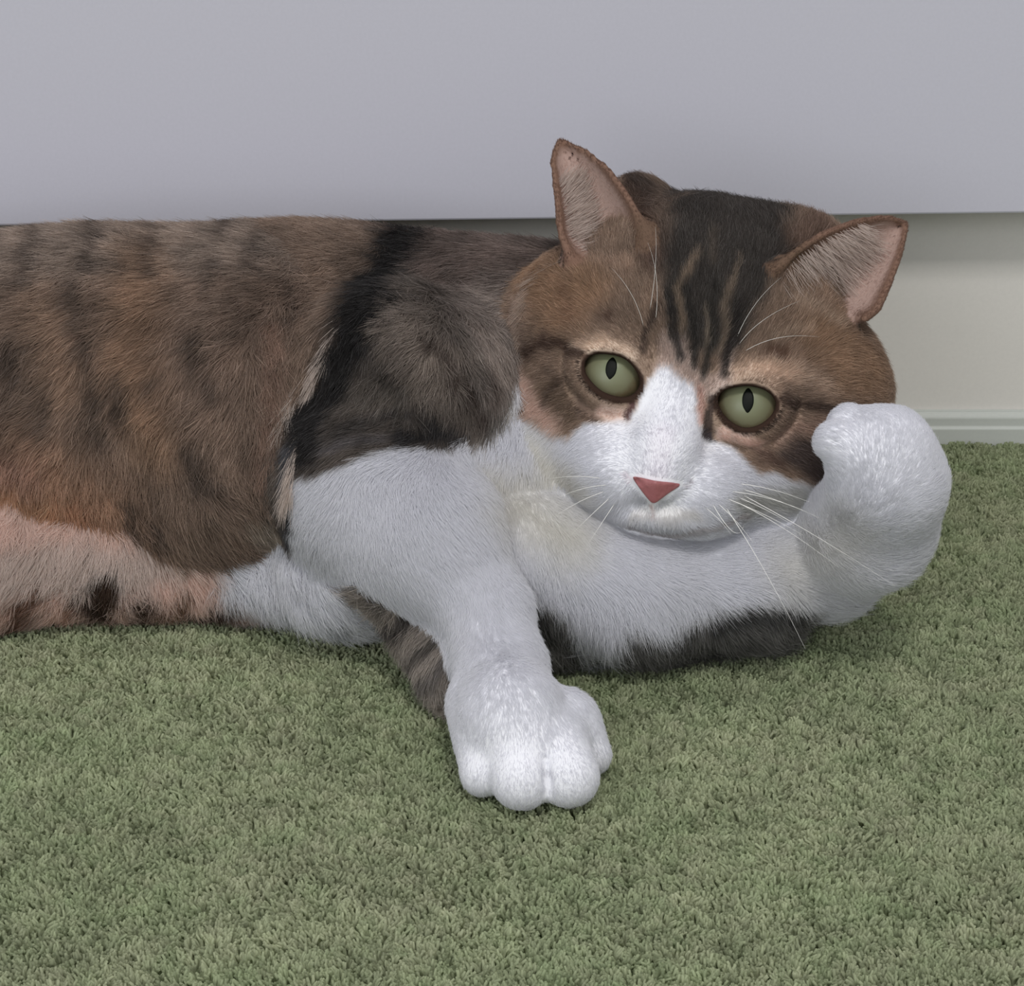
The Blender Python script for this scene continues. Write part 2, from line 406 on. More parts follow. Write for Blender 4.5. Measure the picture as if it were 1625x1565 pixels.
# clefts between the toes
for pl in (((842, 1180), (866, 1205), (868, 1235), (869, 1256)),):
    groove([on(a, b_, 0.0) for a, b_ in pl[1:]], .0010, .002)

def surface_nets(V, xs, ys, zs):
    S = V < 0
    c = np.zeros(tuple(n-1 for n in V.shape), np.uint8)
    for a in (0, 1):
        for b_ in (0, 1):
            for d in (0, 1):
                c += S[a:V.shape[0]-1+a, b_:V.shape[1]-1+b_, d:V.shape[2]-1+d]
    idx = np.argwhere((c > 0) & (c < 8)); N = len(idx)
    ids = np.full(c.shape, -1, np.int32); ids[idx[:, 0], idx[:, 1], idx[:, 2]] = np.arange(N)
    val = {}; pos = {}
    for a in (0, 1):
        for b_ in (0, 1):
            for d in (0, 1):
                I = idx+np.array([a, b_, d]); val[a, b_, d] = V[I[:, 0], I[:, 1], I[:, 2]]
                pos[a, b_, d] = np.stack([xs[I[:, 0]], ys[I[:, 1]], zs[I[:, 2]]], -1)
    acc = np.zeros((N, 3)); cnt = np.zeros(N)
    cs = list(val)
    for u in cs:
        for ax in range(3):
            if u[ax] == 0:
                v_ = tuple(1 if i == ax else u[i] for i in range(3))
                m = (val[u] < 0) != (val[v_] < 0)
                t = val[u][m]/(val[u][m]-val[v_][m])
                acc[m] += pos[u][m]+(pos[v_][m]-pos[u][m])*t[:, None]; cnt[m] += 1
    verts = acc/cnt[:, None]
    faces = []
    for ax in range(3):
        sl0 = [slice(None)]*3; sl1 = [slice(None)]*3; sl0[ax] = slice(0, -1); sl1[ax] = slice(1, None)
        A, B = S[tuple(sl0)], S[tuple(sl1)]
        E = np.argwhere(A != B); o1, o2 = [(1, 2), (2, 0), (0, 1)][ax]
        ok = (E[:, o1] > 0) & (E[:, o2] > 0) & (E[:, o1] < V.shape[o1]-1) & (E[:, o2] < V.shape[o2]-1); E = E[ok]
        def cell(d1, d2):
            q = E.copy(); q[:, o1] -= d1; q[:, o2] -= d2; return ids[q[:, 0], q[:, 1], q[:, 2]]
        f = np.stack([cell(1, 1), cell(0, 1), cell(0, 0), cell(1, 0)], -1)
        ins = A[E[:, 0], E[:, 1], E[:, 2]]
        f[~ins] = f[~ins][:, ::-1]; faces.append(f)
    return verts, np.concatenate(faces)
verts, faces = surface_nets(fld.V, xs, ys, zs)
# light smoothing of the voxel steps
def smooth_mesh(verts, faces, it, lam=.5):
    a = np.concatenate([faces[:, 0], faces[:, 1], faces[:, 2], faces[:, 3]]); b_ = np.concatenate([faces[:, 1], faces[:, 2], faces[:, 3], faces[:, 0]])
    I = np.r_[a, b_]; J = np.r_[b_, a]; deg = np.bincount(I, minlength=len(verts))[:, None]
    for _ in range(it):
        s = np.stack([np.bincount(I, weights=verts[J, k], minlength=len(verts)) for k in range(3)], -1)
        verts = verts+(s/deg-verts)*lam
    return verts
verts = smooth_mesh(verts, faces, 2)
verts[:, 2] = np.maximum(verts[:, 2], -.0012)
def normals(verts, faces):
    fn = np.cross(verts[faces[:, 2]]-verts[faces[:, 0]], verts[faces[:, 3]]-verts[faces[:, 1]])
    n = np.zeros_like(verts)
    for k in range(4):
        for c in range(3): n[:, c] += np.bincount(faces[:, k], weights=fn[:, c], minlength=len(verts))
    return n/np.maximum(np.linalg.norm(n, axis=1, keepdims=True), 1e-12)
vn = normals(verts, faces)
print('body', len(verts), len(faces))

# ------------------------------------------------------------------ coat pattern
REG = ['torso', 'shoulder', 'chest', 'belly', 'head', 'ear', 'under', 'near', 'under2', 'far']
def regions(p):
    best = np.full(len(p), 9.0); r = np.zeros(len(p), int)
    for i, k in enumerate(REG):
        d = np.full(len(p), 9.0)
        for pr in G[k]:
            if k == 'head' and isinstance(pr, Cap) and pr.ra < .0015: continue
            lo, hi = pr.bounds(); m = ((p > lo-.02) & (p < hi+.02)).all(1)
            if m.any(): d[m] = np.minimum(d[m], pr(p[m]))
        if k == 'ear': d = d-.0008
        u = d < best; best[u] = d[u]; r[u] = i
    return r
def stroke_sd(q, pts):
    d = np.full(len(q), 1e9); pts = np.asarray(pts, float)
    if len(pts) == 1: return np.linalg.norm(q-pts[0], axis=1)
    for a, b_ in zip(pts[:-1], pts[1:]):
        e = b_-a; w_ = q-a; t = np.clip((w_@e)/max(e@e, 1e-9), 0, 1); d = np.minimum(d, np.linalg.norm(w_-t[:, None]*e, axis=1))
    return d
WHITE = (230, 230, 234); CREAM = (227, 224, 216)
CHIN_SHADE = ('s', [(998, 832), (1024, 843), (1060, 849), (1110, 843), (1155, 830), (1178, 820)], 2.5, 4.5, (104, 84, 78), .75)  # shade of the crease under the chin, painted into head and foreleg colour
PAINT = {
 'torso': [((112, 93, 79), None),
   ('p', [(-900, 300), (700, 300), (700, 420), (420, 430), (-900, 470)], 30, (128, 113, 101), .8),
   ('s', [(-900, 350), (0, 352), (200, 330), (560, 330)], 10, 12, (66, 57, 51), .75),
   ('s', [(250, 430), (220, 560), (250, 680)], 40, 40, (132, 104, 80), .8), ('s', [(90, 500), (120, 600)], 35, 35, (130, 105, 84), .7),
   ('s', [(640, 400), (560, 520)], 30, 20, (92, 72, 60), .7),
   ('p', [(-900, 640), (60, 690), (200, 760), (215, 880), (-900, 900)], 75, (154, 118, 92), .85),
   ('s', [(120, 800), (140, 860)], 20, 22, (146, 100, 68), .6), ('s', [(0, 790), (60, 800)], 28, 28, (176, 132, 94), .7), ('s', [(0, 720), (50, 730)], 20, 28, (168, 130, 114), .6),
   ('s', [(435, 520), (425, 640), (415, 750)], 12, 13, (126, 98, 82), .6),
   ] + [('s', pts, wd, 13, (66, 55, 48), .8) for pts, wd in (
       ([(12, 380), (5, 470), (0, 500)], 9), ([(85, 375), (65, 420), (60, 450)], 10), ([(135, 450), (138, 520), (145, 560)], 9), ([(20, 530), (35, 590)], 10),
       ([(92, 615), (85, 670)], 9), ([(175, 370), (160, 420)], 9), ([(270, 380), (255, 430)], 10), ([(160, 600), (165, 680)], 8), ([(205, 590), (200, 640)], 12),
       ([(262, 580), (245, 610)], 8), ([(325, 530), (320, 560)], 8), ([(340, 590), (352, 610)], 8), ([(305, 700), (320, 750)], 18), ([(205, 780), (200, 840)], 8), ([(240, 820), (245, 850)], 9),
       ([(365, 420), (350, 460)], 8), ([(430, 380), (420, 430)], 8), ([(500, 390), (490, 430)], 8), ([(470, 450), (465, 500)], 7), ([(560, 375), (540, 420)], 8), ([(390, 350), (380, 380)], 10))]
   + [('p', [(380, 820), (470, 790), (480, 880), (400, 880)], 20, (150, 140, 128), .6),
      ('s', [(540, 500), (512, 555), (482, 600), (462, 655), (453, 730), (449, 800), (452, 860)], 11, 7, (200, 188, 178), .95)],
 'belly': [((206, 183, 172), None), ('p', [(-900, 860), (330, 850), (330, 885), (180, 920), (-900, 945)], 15, (214, 200, 192), .9),
   ('p', [(0, 930), (430, 960), (430, 1040), (-20, 1040)], 25, (158, 122, 102), .5),
   ('s', [(174, 905), (156, 950)], 19, 9, (58, 40, 28), 1), ('s', [(66, 925), (42, 975)], 16, 10, (98, 64, 42), .95), ('s', [(228, 940), (210, 975)], 17, 8, (62, 44, 30), 1),
   ('s', [(288, 935), (280, 972)], 14, 9, (100, 72, 50), .95), ('s', [(352, 950), (312, 980)], 18, 8, (58, 40, 30), 1), ('s', [(118, 935), (110, 985)], 11, 9, (112, 78, 56), .8),
   ('s', [(-10, 1000), (25, 1012)], 15, 8, (88, 62, 38), .9), ('s', [(255, 930), (248, 985)], 6, 8, (120, 88, 72), .7), ('s', [(392, 960), (398, 1005)], 8, 9, (92, 74, 64), .8),
   ('p', [(300, 780), (480, 780), (480, 845), (400, 868), (330, 872)], 16, (168, 148, 134), .9),
   ('p', [(325, 850), (480, 820), (700, 850), (720, 1100), (480, 1100), (455, 990), (400, 960), (350, 930)], 14, WHITE, 1),
   ('s', [(425, 985), (425, 1010)], 12, 8, (64, 68, 66), .85), ('s', [(520, 970), (508, 990)], 11, 8, (84, 88, 92), .8), ('s', [(640, 960), (600, 985)], 20, 15, (150, 146, 140), .7)],
 'shoulder': [((84, 75, 68), None), ('p', [(300, 300), (650, 330), (600, 430), (530, 560), (470, 700), (300, 700)], 18, (116, 97, 82), .95),
   ('p', [(600, 360), (900, 360), (900, 470), (720, 480)], 22, (94, 80, 73), .9), ('s', [(640, 350), (900, 352)], 14, 9, (48, 43, 41), .85),
   ('p', [(700, 470), (830, 440), (830, 640), (760, 620)], 25, (132, 120, 112), .85),
   ('s', [(640, 520), (700, 560), (680, 600)], 32, 25, (118, 106, 96), .8), ('s', [(560, 610), (630, 620)], 22, 22, (92, 84, 76), .7),
   ('s', [(665, 370), (590, 480), (540, 570), (508, 660), (490, 700)], 34, 18, (30, 28, 28), .97),
   ('s', [(560, 680), (640, 640), (700, 655)], 13, 12, (48, 44, 42), .8), ('s', [(650, 690), (700, 668), (735, 690)], 17, 9, (42, 40, 41), .9),
   ('s', [(690, 530), (735, 600), (770, 650), (795, 695)], 8, 7, (58, 46, 40), .85), ('s', [(760, 560), (800, 640)], 7, 8, (80, 66, 58), .7),
   ('s', [(600, 560), (640, 600)], 10, 10, (52, 48, 44), .7), ('s', [(730, 430), (760, 500)], 10, 10, (80, 70, 64), .7), ('s', [(530, 700), (620, 690)], 8, 10, (86, 82, 84), .7),
   ('s', [(468, 700), (470, 800), (462, 850)], 12, 6, (70, 70, 74), .9),
   ('p', [(478, 748), (520, 742), (560, 733), (605, 716), (650, 708), (690, 708), (735, 700), (765, 694), (790, 710), (812, 690), (815, 600), (1000, 640), (1100, 1400), (400, 1400), (400, 900), (462, 870)], 5, WHITE, 1), ('s', [(860, 690), (830, 790), (880, 840)], 50, 60, CREAM, .8)],
 'chest': [(WHITE, None), ('s', [(790, 800), (860, 790), (920, 850)], 60, 40, CREAM, .8)],
 'under': [((128, 119, 111), None), ('s', [(575, 905), (600, 895), (625, 905)], 9, 6, (60, 57, 55), .85), ('s', [(600, 940), (660, 950), (690, 965)], 7, 6, (64, 60, 57), .8),
   ('s', [(622, 985), (680, 980), (715, 990)], 11, 7, (54, 50, 48), .9), ('s', [(655, 1030), (700, 1015)], 8, 6, (66, 62, 58), .8), ('s', [(680, 1070), (715, 1050)], 10, 7, (74, 70, 68), .8), ('s', [(570, 880), (565, 935)], 7, 8, (96, 92, 90), .8)],
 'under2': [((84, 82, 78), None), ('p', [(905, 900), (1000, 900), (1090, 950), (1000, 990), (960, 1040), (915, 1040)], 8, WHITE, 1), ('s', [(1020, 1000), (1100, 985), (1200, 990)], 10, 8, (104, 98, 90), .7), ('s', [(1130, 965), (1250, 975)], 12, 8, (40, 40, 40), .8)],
 'far': [(WHITE, None), ('s', [(820, 800), (900, 850)], 40, 50, CREAM, .8), ('s', [(1250, 900), (1330, 860)], 40, 50, CREAM, .5), ('p', [(700, 1150), (840, 945), (870, 950), (895, 968), (912, 1020), (960, 1012), (1000, 985), (1050, 985), (1105, 958), (1180, 948), (1245, 946), (1275, 970), (1262, 1000), (1200, 1150)], 7, (84, 82, 79), 1), CHIN_SHADE,
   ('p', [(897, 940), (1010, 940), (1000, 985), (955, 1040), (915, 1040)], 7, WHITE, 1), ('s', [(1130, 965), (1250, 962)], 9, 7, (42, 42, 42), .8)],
 'head': [((122, 101, 84), None),
   ('s', [(870, 440), (900, 500), (930, 470)], 38, 30, (134, 104, 76), .85), ('s', [(1300, 540), (1350, 590)], 45, 30, (130, 102, 76), .85), ('s', [(1290, 480), (1240, 520)], 20, 20, (136, 112, 92), .7),
   ('s', [(835, 470), (825, 600)], 10, 14, (158, 138, 124), .7), ('s', [(838, 600), (850, 640), (880, 670)], 14, 10, (178, 150, 136), .8),
   ('s', [(1010, 300), (1045, 420)], 24, 18, (88, 66, 54), .85), ('s', [(1300, 360), (1230, 430)], 26, 18, (92, 72, 60), .85), ('s', [(980, 265), (1030, 300)], 10, 10, (56, 50, 46), .8),
   ('p', [(1075, 270), (1200, 280), (1262, 330), (1240, 420), (1190, 520), (1160, 570), (1095, 570), (1062, 520), (1050, 430), (1068, 340)], 18, (54, 50, 47), .95),
   ('s', [(1058, 350), (1060, 400)], 8, 12, (84, 70, 60), .6), ('s', [(975, 260), (1040, 320)], 26, 16, (66, 54, 47), .8),
   ('s', [(1105, 420), (1085, 470), (1078, 540)], 5, 7, (128, 108, 88), .8), ('s', [(1168, 430), (1150, 480), (1140, 560)], 5, 7, (122, 104, 86), .7), ('s', [(1122, 500), (1118, 570)], 3, 5, (130, 114, 96), .7), ('s', [(1130, 380), (1125, 430)], 4, 8, (90, 78, 66), .6),
   ('p', [(1040, 575), (1060, 535), (1080, 545), (1100, 590), (1130, 600), (1160, 560), (1160, 600), (1130, 640), (1080, 620), (1040, 610)], 9, (168, 148, 138), .8),
   ('s', [(1048, 495), (1032, 530), (1022, 560)], 6, 5, (62, 48, 40), .9), ('s', [(1068, 480), (1072, 530), (1078, 575)], 6, 5, (44, 40, 38), .9),
   ('s', [(1095, 470), (1100, 540), (1098, 588)], 6, 5, (44, 40, 37), .9), ('s', [(1130, 460), (1128, 540), (1112, 600)], 6, 5, (46, 42, 38), .9), ('s', [(1165, 500), (1152, 550), (1148, 592)], 8, 5, (46, 40, 37), .95),
   ('s', [(925, 555), (960, 545), (1000, 560)], 10, 8, (170, 148, 128), .85), ('s', [(1165, 598), (1200, 585), (1250, 592), (1300, 610)], 12, 10, (160, 136, 116), .8), ('s', [(1230, 545), (1280, 530)], 7, 7, (150, 128, 108), .7), ('s', [(900, 420), (960, 425), (1000, 430)], 9, 9, (150, 124, 104), .7), ('s', [(1260, 485), (1330, 520)], 8, 8, (158, 136, 116), .7),
   ('s', [(975, 508)], 9, 8, (76, 52, 40), .9), ('s', [(1215, 565), (1235, 568)], 9, 8, (84, 58, 42), .9), ('s', [(915, 510), (905, 470)], 12, 12, (108, 80, 58), .7), ('s', [(1340, 520), (1380, 560)], 10, 12, (104, 80, 60), .7),
   ('s', [(927, 566), (900, 550), (870, 545), (842, 562)], 8, 6, (70, 50, 40), .9), ('s', [(1240, 634), (1290, 645), (1330, 652)], 8, 6, (62, 46, 38), .9), ('s', [(1290, 690), (1330, 690)], 8, 8, (80, 62, 52), .8),
   ('s', [(880, 610), (905, 660)], 17, 12, (92, 74, 58), .8), ('s', [(870, 640), (890, 600), (880, 580)], 5, 6, (66, 50, 40), .7), ('s', [(920, 640), (945, 660)], 10, 8, (82, 64, 54), .8),
   ('s', [(1230, 700), (1260, 680), (1300, 670)], 12, 12, (134, 108, 94), .6), ('p', [(1225, 725), (1260, 690), (1330, 700), (1320, 760), (1260, 748)], 10, (64, 52, 49), .9), ('s', [(1200, 715), (1230, 735)], 8, 8, (84, 62, 52), .8),
   ('s', [(958, 650), (985, 660)], 9, 6, (186, 158, 144), .85), ('s', [(1145, 688), (1175, 692), (1200, 700)], 10, 7, (180, 150, 136), .85), ('s', [(1110, 625), (1112, 670)], 7, 6, (160, 124, 112), .85),
   ('p', [(1030, 600), (1048, 585), (1064, 588), (1074, 608), (1096, 618), (1104, 640), (1108, 670), (1118, 700), (1140, 706), (1160, 712), (1182, 730), (1210, 748), (1245, 757), (1310, 764), (1500, 960), (700, 960), (760, 640), (818, 645), (840, 662), (878, 684), (908, 692), (936, 674), (962, 666), (996, 668), (1010, 650), (1018, 622)], 6, WHITE, 1),
   ('s', [(1050, 700), (1045, 750)], 22, 14, (224, 219, 225), .5), ('s', [(840, 720), (900, 800)], 40, 30, CREAM, .8), ('s', [(1010, 812), (1100, 818)], 9, 8, (224, 220, 214), .5),
   ('s', [(1180, 800), (1280, 790)], 22, 18, (190, 188, 178), .6), CHIN_SHADE,
   ('s', [(1078, 773), (1088, 763)], 2, 2, (110, 96, 104), .7), ('s', [(1004, 760), (998, 748)], 2, 2, (150, 130, 140), .7), ('s', [(1036, 798), (1038, 818)], 2, 2.5, (196, 176, 172), .7),
   ('s', [(1006, 622), (1000, 642), (996, 660)], 6, 3, (66, 42, 42), .95), ('s', [(1131, 636), (1124, 662), (1120, 696)], 7, 4, (50, 40, 36), .95), ('s', [(1118, 688), (1124, 702)], 5, 3, (52, 46, 48), .95)],
}
PAINT['near'] = PAINT['shoulder']
LIDC = (52, 38, 31)
ear_in, ear_rim, ear_back = srgb((166, 142, 132)), srgb((120, 94, 80)), srgb((70, 58, 50))
def coat(p, n, reg, warp=6.0):
    q, t = pix(p)
    nz = noise3(p, .006, 11)[:, :2]*warp + noise3(p, .002, 12)[:, :2]*warp*.5
    q = q+nz
    out = np.zeros((len(p), 3))
    for i, k in enumerate(REG):
        m = reg == i
        if not m.any(): continue
        if k == 'ear':
            pm = p[m]; best = np.full(len(pm), 9.0); c = np.zeros((len(pm), 3))
            for g in EARS:
                inner_n = g
                gg = g.reshape(-1, 3); nn, mm, _ = g.shape
                for a in range(0, len(pm), 20000):
                    qq = pm[a:a+20000]; D = ((qq**2).sum(1)[:, None]+(gg**2).sum(1)[None]-2*qq@gg.T); j = D.argmin(1); dd = D.min(1)
                    u = (j % mm)/(mm-1); v = (j//mm)/(nn-1)
                    front = (((qq-gg[j])@FV) < 0.0009) | (v > .90)
                    edge = np.clip((np.minimum(u, 1-u)-.01)/.06, 0, 1)*np.clip((1-v-.04)/.1, 0, 1)
                    cc = ear_rim*(1-edge[:, None])+ear_in*edge[:, None]
                    uu = u if g is EARS[0] else 1-u; bl = (np.clip((uu-.80)/.10, 0, 1)*np.clip((.36-v)/.2, 0, 1))[:, None]; cc = cc*(1-bl)+srgb((100, 80, 66))*bl
                    cc = np.where(front[:, None], cc, ear_back)
                    b2 = dd < best[a:a+20000]
                    best[a:a+20000] = np.where(b2, dd, best[a:a+20000]); c[a:a+20000] = np.where(b2[:, None], cc, c[a:a+20000])
            out[m] = c; continue
        lay = PAINT[k]; qm = q[m]; c = np.tile(srgb(lay[0][0]), (len(qm), 1))
        for L in lay[1:]:
            if L[0] == 'p': _, pts, soft, col, al = L; d = poly_sd(qm, pts)
            else: _, pts, hw, soft, col, al = L; d = stroke_sd(qm, pts)-hw
            a = np.clip(.5-d/(2*soft), 0, 1); a = (a*a*(3-2*a)*al)[:, None]; c = c*(1-a)+srgb(col)*a
        tab = 1-np.clip((c.mean(1)-.35)/.25, 0, 1)
        mo = noise3(p[m]*np.array([1, 1, .55]), .0075, 31)[:, 0]*.30+noise3(p[m]*np.array([1, 1, .6]), .0032, 32)[:, 0]*.22
        if k == 'head': mo = mo*.55
        c = c*(1+(mo*tab))[:, None]*(1+.62*tab[:, None])
        c = c+(c.mean(1, keepdims=True)-c)*(.21*tab[:, None])
        out[m] = c
    # dark lid margins
    q0, _ = pix(p); hm = reg == REG.index('head')
    for e in EYES:
        mm = hm & (np.abs(q0-np.array(e['c'])).max(1) < 90) & (n@FV < .5)
        if mm.any():
            d = poly_sd(q0[mm], e['loop'])
            ang = q0[mm]-np.array(e['c']); low = np.clip(.5+ang[:, 1]/60-ang[:, 0]/300, 0, 1)
            a = np.clip(1-(d-(3.5+7.0*low))/3.0, 0, 1)[:, None]
            out[mm] = out[mm]*(1-a)+srgb(LIDC)*a
    return out

# ------------------------------------------------------------------ the cat
cat = bpy.data.objects.new('cat', None); C.objects.link(cat); cat.location = (-.05, .05, 0); cat.empty_display_size = .05
cat['label'] = 'brown tabby and white cat lying on green carpet, forepaw raised to cheek'
cat['category'] = 'cat'
m_skin, nt, b = mat_new('cat_coat_base')
at = nt.nodes.new('ShaderNodeAttribute'); at.attribute_name = 'coat'
nt.links.new(at.outputs['Color'], b.inputs['Base Color']); b.inputs['Roughness'].default_value = .9; b.inputs['Specular IOR Level'].default_value = .1
n_ = nt.nodes.new('ShaderNodeTexNoise'); n_.inputs['Scale'].default_value = 1500; bp = nt.nodes.new('ShaderNodeBump'); bp.inputs['Strength'].default_value = .3; bp.inputs['Distance'].default_value = .0004
tc = nt.nodes.new('ShaderNodeTexCoord'); nt.links.new(tc.outputs['Object'], n_.inputs['Vector'])
nt.links.new(n_.outputs['Fac'], bp.inputs['Height']); nt.links.new(bp.outputs['Normal'], b.inputs['Normal'])

vreg = regions(verts); vcol = coat(verts, vn, vreg)
me = bpy.data.meshes.new('body')
me.vertices.add(len(verts)); me.vertices.foreach_set('co', verts.astype(np.float32).ravel())
me.loops.add(len(faces)*4); me.loops.foreach_set('vertex_index', faces.astype(np.int32).ravel())
me.polygons.add(len(faces)); me.polygons.foreach_set('loop_start', np.arange(0, len(faces)*4, 4, dtype=np.int32))
me.polygons.foreach_set('use_smooth', np.ones(len(faces), bool)); me.update(calc_edges=True)
a = me.attributes.new('coat', 'FLOAT_COLOR', 'POINT'); c4 = np.ones((len(verts), 4), np.float32); c4[:, :3] = vcol; a.data.foreach_set('color', c4.ravel())
me.materials.append(m_skin)
body = bpy.data.objects.new('body', me); C.objects.link(body); body.parent = cat; body.matrix_parent_inverse = Matrix.Translation(-cat.location)

# --- eyes
m_iris, nt, b = mat_new('iris')
tc = nt.nodes.new('ShaderNodeTexCoord'); sep = nt.nodes.new('ShaderNodeSeparateXYZ'); nt.links.new(tc.outputs['Object'], sep.inputs[0])
cmb = nt.nodes.new('ShaderNodeCombineXYZ'); nt.links.new(sep.outputs[0], cmb.inputs[0]); nt.links.new(sep.outputs[1], cmb.inputs[1])
ln = nt.nodes.new('ShaderNodeVectorMath'); ln.operation = 'LENGTH'; nt.links.new(cmb.outputs[0], ln.inputs[0])
mr = nt.nodes.new('ShaderNodeMapRange'); mr.inputs['From Max'].default_value = .0105; nt.links.new(ln.outputs['Value'], mr.inputs[0])
nz = nt.nodes.new('ShaderNodeTexNoise'); nz.inputs['Scale'].default_value = 600; nz.inputs['Detail'].default_value = 4; nt.links.new(tc.outputs['Object'], nz.inputs['Vector'])
ma = nt.nodes.new('ShaderNodeMath'); ma.operation = 'MULTIPLY_ADD'; ma.inputs[1].default_value = .16; nt.links.new(nz.outputs['Fac'], ma.inputs[0]); nt.links.new(mr.outputs[0], ma.inputs[2])
cr = nt.nodes.new('ShaderNodeValToRGB'); E = cr.color_ramp.elements
E[0].position = .1; E[0].color = (*srgb((98, 108, 70)), 1); E[1].position = .97; E[1].color = (*srgb((70, 62, 42)), 1)
x = E.new(.35); x.color = (*srgb((112, 116, 86)), 1); x = E.new(.72); x.color = (*srgb((114, 112, 86)), 1); x = E.new(.86); x.color = (*srgb((98, 86, 62)), 1)
nt.links.new(ma.outputs[0], cr.inputs[0]); nt.links.new(cr.outputs[0], b.inputs['Base Color'])
b.inputs['Roughness'].default_value = .5; b.inputs['Coat Weight'].default_value = .25; b.inputs['Coat Roughness'].default_value = .22
m_pupil = mat_plain('pupil_black', (10, 13, 8), .5, .12, 0)
def sphere(R, nu=48, nv=24):
    v = [(0, 0, R)]; f = []
    for j in range(1, nv):
        for i in range(nu):
            a, b_ = math.pi*j/nv, 2*math.pi*i/nu; v.append((R*math.sin(a)*math.cos(b_), R*math.sin(a)*math.sin(b_), R*math.cos(a)))
    v.append((0, 0, -R))
    for i in range(nu): f.append((0, 1+i, 1+(i+1) % nu)); f.append((len(v)-1, len(v)-1-nu+(i+1) % nu, len(v)-1-nu+i))
    for j in range(nv-2):
        for i in range(nu): f.append((1+j*nu+i, 1+(j+1)*nu+i, 1+(j+1)*nu+(i+1) % nu, 1+j*nu+(i+1) % nu))
    return v, f
for e, (pc, tilt, pw, ph) in zip(EYES, (((970, 584), 8, 9.5, 19.0), ((1187, 635), 2, 9.8, 21.0))):
    R = e['R']-.0003
    v, f = sphere(R)
    o = mesh_obj('eye', v, f, m_iris); o.location = Vector(e['ctr'])
    pcw = ray_sphere(pc[0], pc[1], e['ctr'], R); zax = (pcw-e['ctr']); zax /= np.linalg.norm(zax)
    a = math.radians(tilt); up = UV*math.cos(a)+RV*math.sin(a); xax = np.cross(up, zax); xax /= np.linalg.norm(xax); yax = np.cross(zax, xax)
    M = Matrix((tuple(xax), tuple(yax), tuple(zax))).transposed().to_4x4(); M.translation = Vector(e['ctr'])
    o.parent = cat; o.matrix_parent_inverse = Matrix.Translation(-cat.location); o.matrix_basis = M
    o.name = 'eye'
    # slit pupil: lens-shaped shell on the eyeball
    s = TE/FPX; pv = []; pf = []; nr, na = 6, 40
    for j in range(nr+1):
        for i in range(na):
            th = 2*math.pi*i/na; r = j/nr
            xx = pw*s*r*math.cos(th)*(abs(math.cos(th))**.0)*(1-.30*abs(math.sin(th))**3); yy = ph*s*r*math.sin(th)
            zz = math.sqrt(max((R+.00012)**2-xx*xx-yy*yy, 0)) - (.0002 if j == nr else 0)
            pv.append((xx, yy, zz))
    for j in range(nr):
        for i in range(na): pf.append((j*na+i, (j+1)*na+i, (j+1)*na+(i+1) % na, j*na+(i+1) % na))
    pu = mesh_obj('pupil', pv, pf, m_pupil); pu.parent = o

# --- nose leather
m_nose, nt, b = mat_new('nose_leather')
tc = nt.nodes.new('ShaderNodeTexCoord'); n1 = nt.nodes.new('ShaderNodeTexNoise'); n1.inputs['Scale'].default_value = 700; nt.links.new(tc.outputs['Object'], n1.inputs['Vector'])
cr = nt.nodes.new('ShaderNodeValToRGB'); cr.color_ramp.elements[0].color = (*srgb((140, 80, 82)), 1); cr.color_ramp.elements[1].color = (*srgb((164, 106, 106)), 1)
nt.links.new(n1.outputs['Fac'], cr.inputs[0]); nt.links.new(cr.outputs[0], b.inputs['Base Color']); b.inputs['Roughness'].default_value = .5
bp = nt.nodes.new('ShaderNodeBump'); bp.inputs['Distance'].default_value = .0003; bp.inputs['Strength'].default_value = .5
nt.links.new(n1.outputs['Fac'], bp.inputs['Height']); nt.links.new(bp.outputs['Normal'], b.inputs['Normal'])
nose_ctr = on(1040, 776)
nf = Field(np.arange(nose_ctr[0]-.012, nose_ctr[0]+.012, .0004), np.arange(nose_ctr[1]-.008, nose_ctr[1]+.012, .0004), np.arange(nose_ctr[2]-.010, nose_ctr[2]+.010, .0004))
tri = smooth_loop([(1004, 758), (1012, 757), (1040, 763), (1070, 766), (1080, 770), (1060, 784), (1044, 796), (1036, 799), (1028, 792), (1014, 774)], 60)
tn = surf_depth(1042, 768)
def nose_fn(p):
    q, t = pix(p); d2 = poly_sd(q, tri)*t/FPX
    dome = tn-.0012+np.abs(q[:, 0]-1041)/34.0*.0028+np.maximum(q[:, 1]-768, 0)*.00012
    return np.maximum(np.maximum(d2, dome-t), t-tn-.006)
sl, pts, sh = nf.box(np.array([-9]*3), np.array([9]*3)); nf.V[:] = nose_fn(pts).reshape(nf.V.shape)
for a_, b_ in (((1016, 768), (1010, 763)), ((1068, 776), (1077, 771))):
    c = Cap(P(*a_, tn+.0005), P(*b_, tn+.0018), .0009, .0007)
    nf.carve(c, *[q_ for q_ in (c.bounds()[0]-.003, c.bounds()[1]+.003)], .0008)
v, f = surface_nets(nf.V, nf.xs, nf.ys, nf.zs); v = smooth_mesh(v, f, 4)
nose = mesh_obj('nose', v, f, m_nose, cat); nose['label'] = 'pink nose leather'

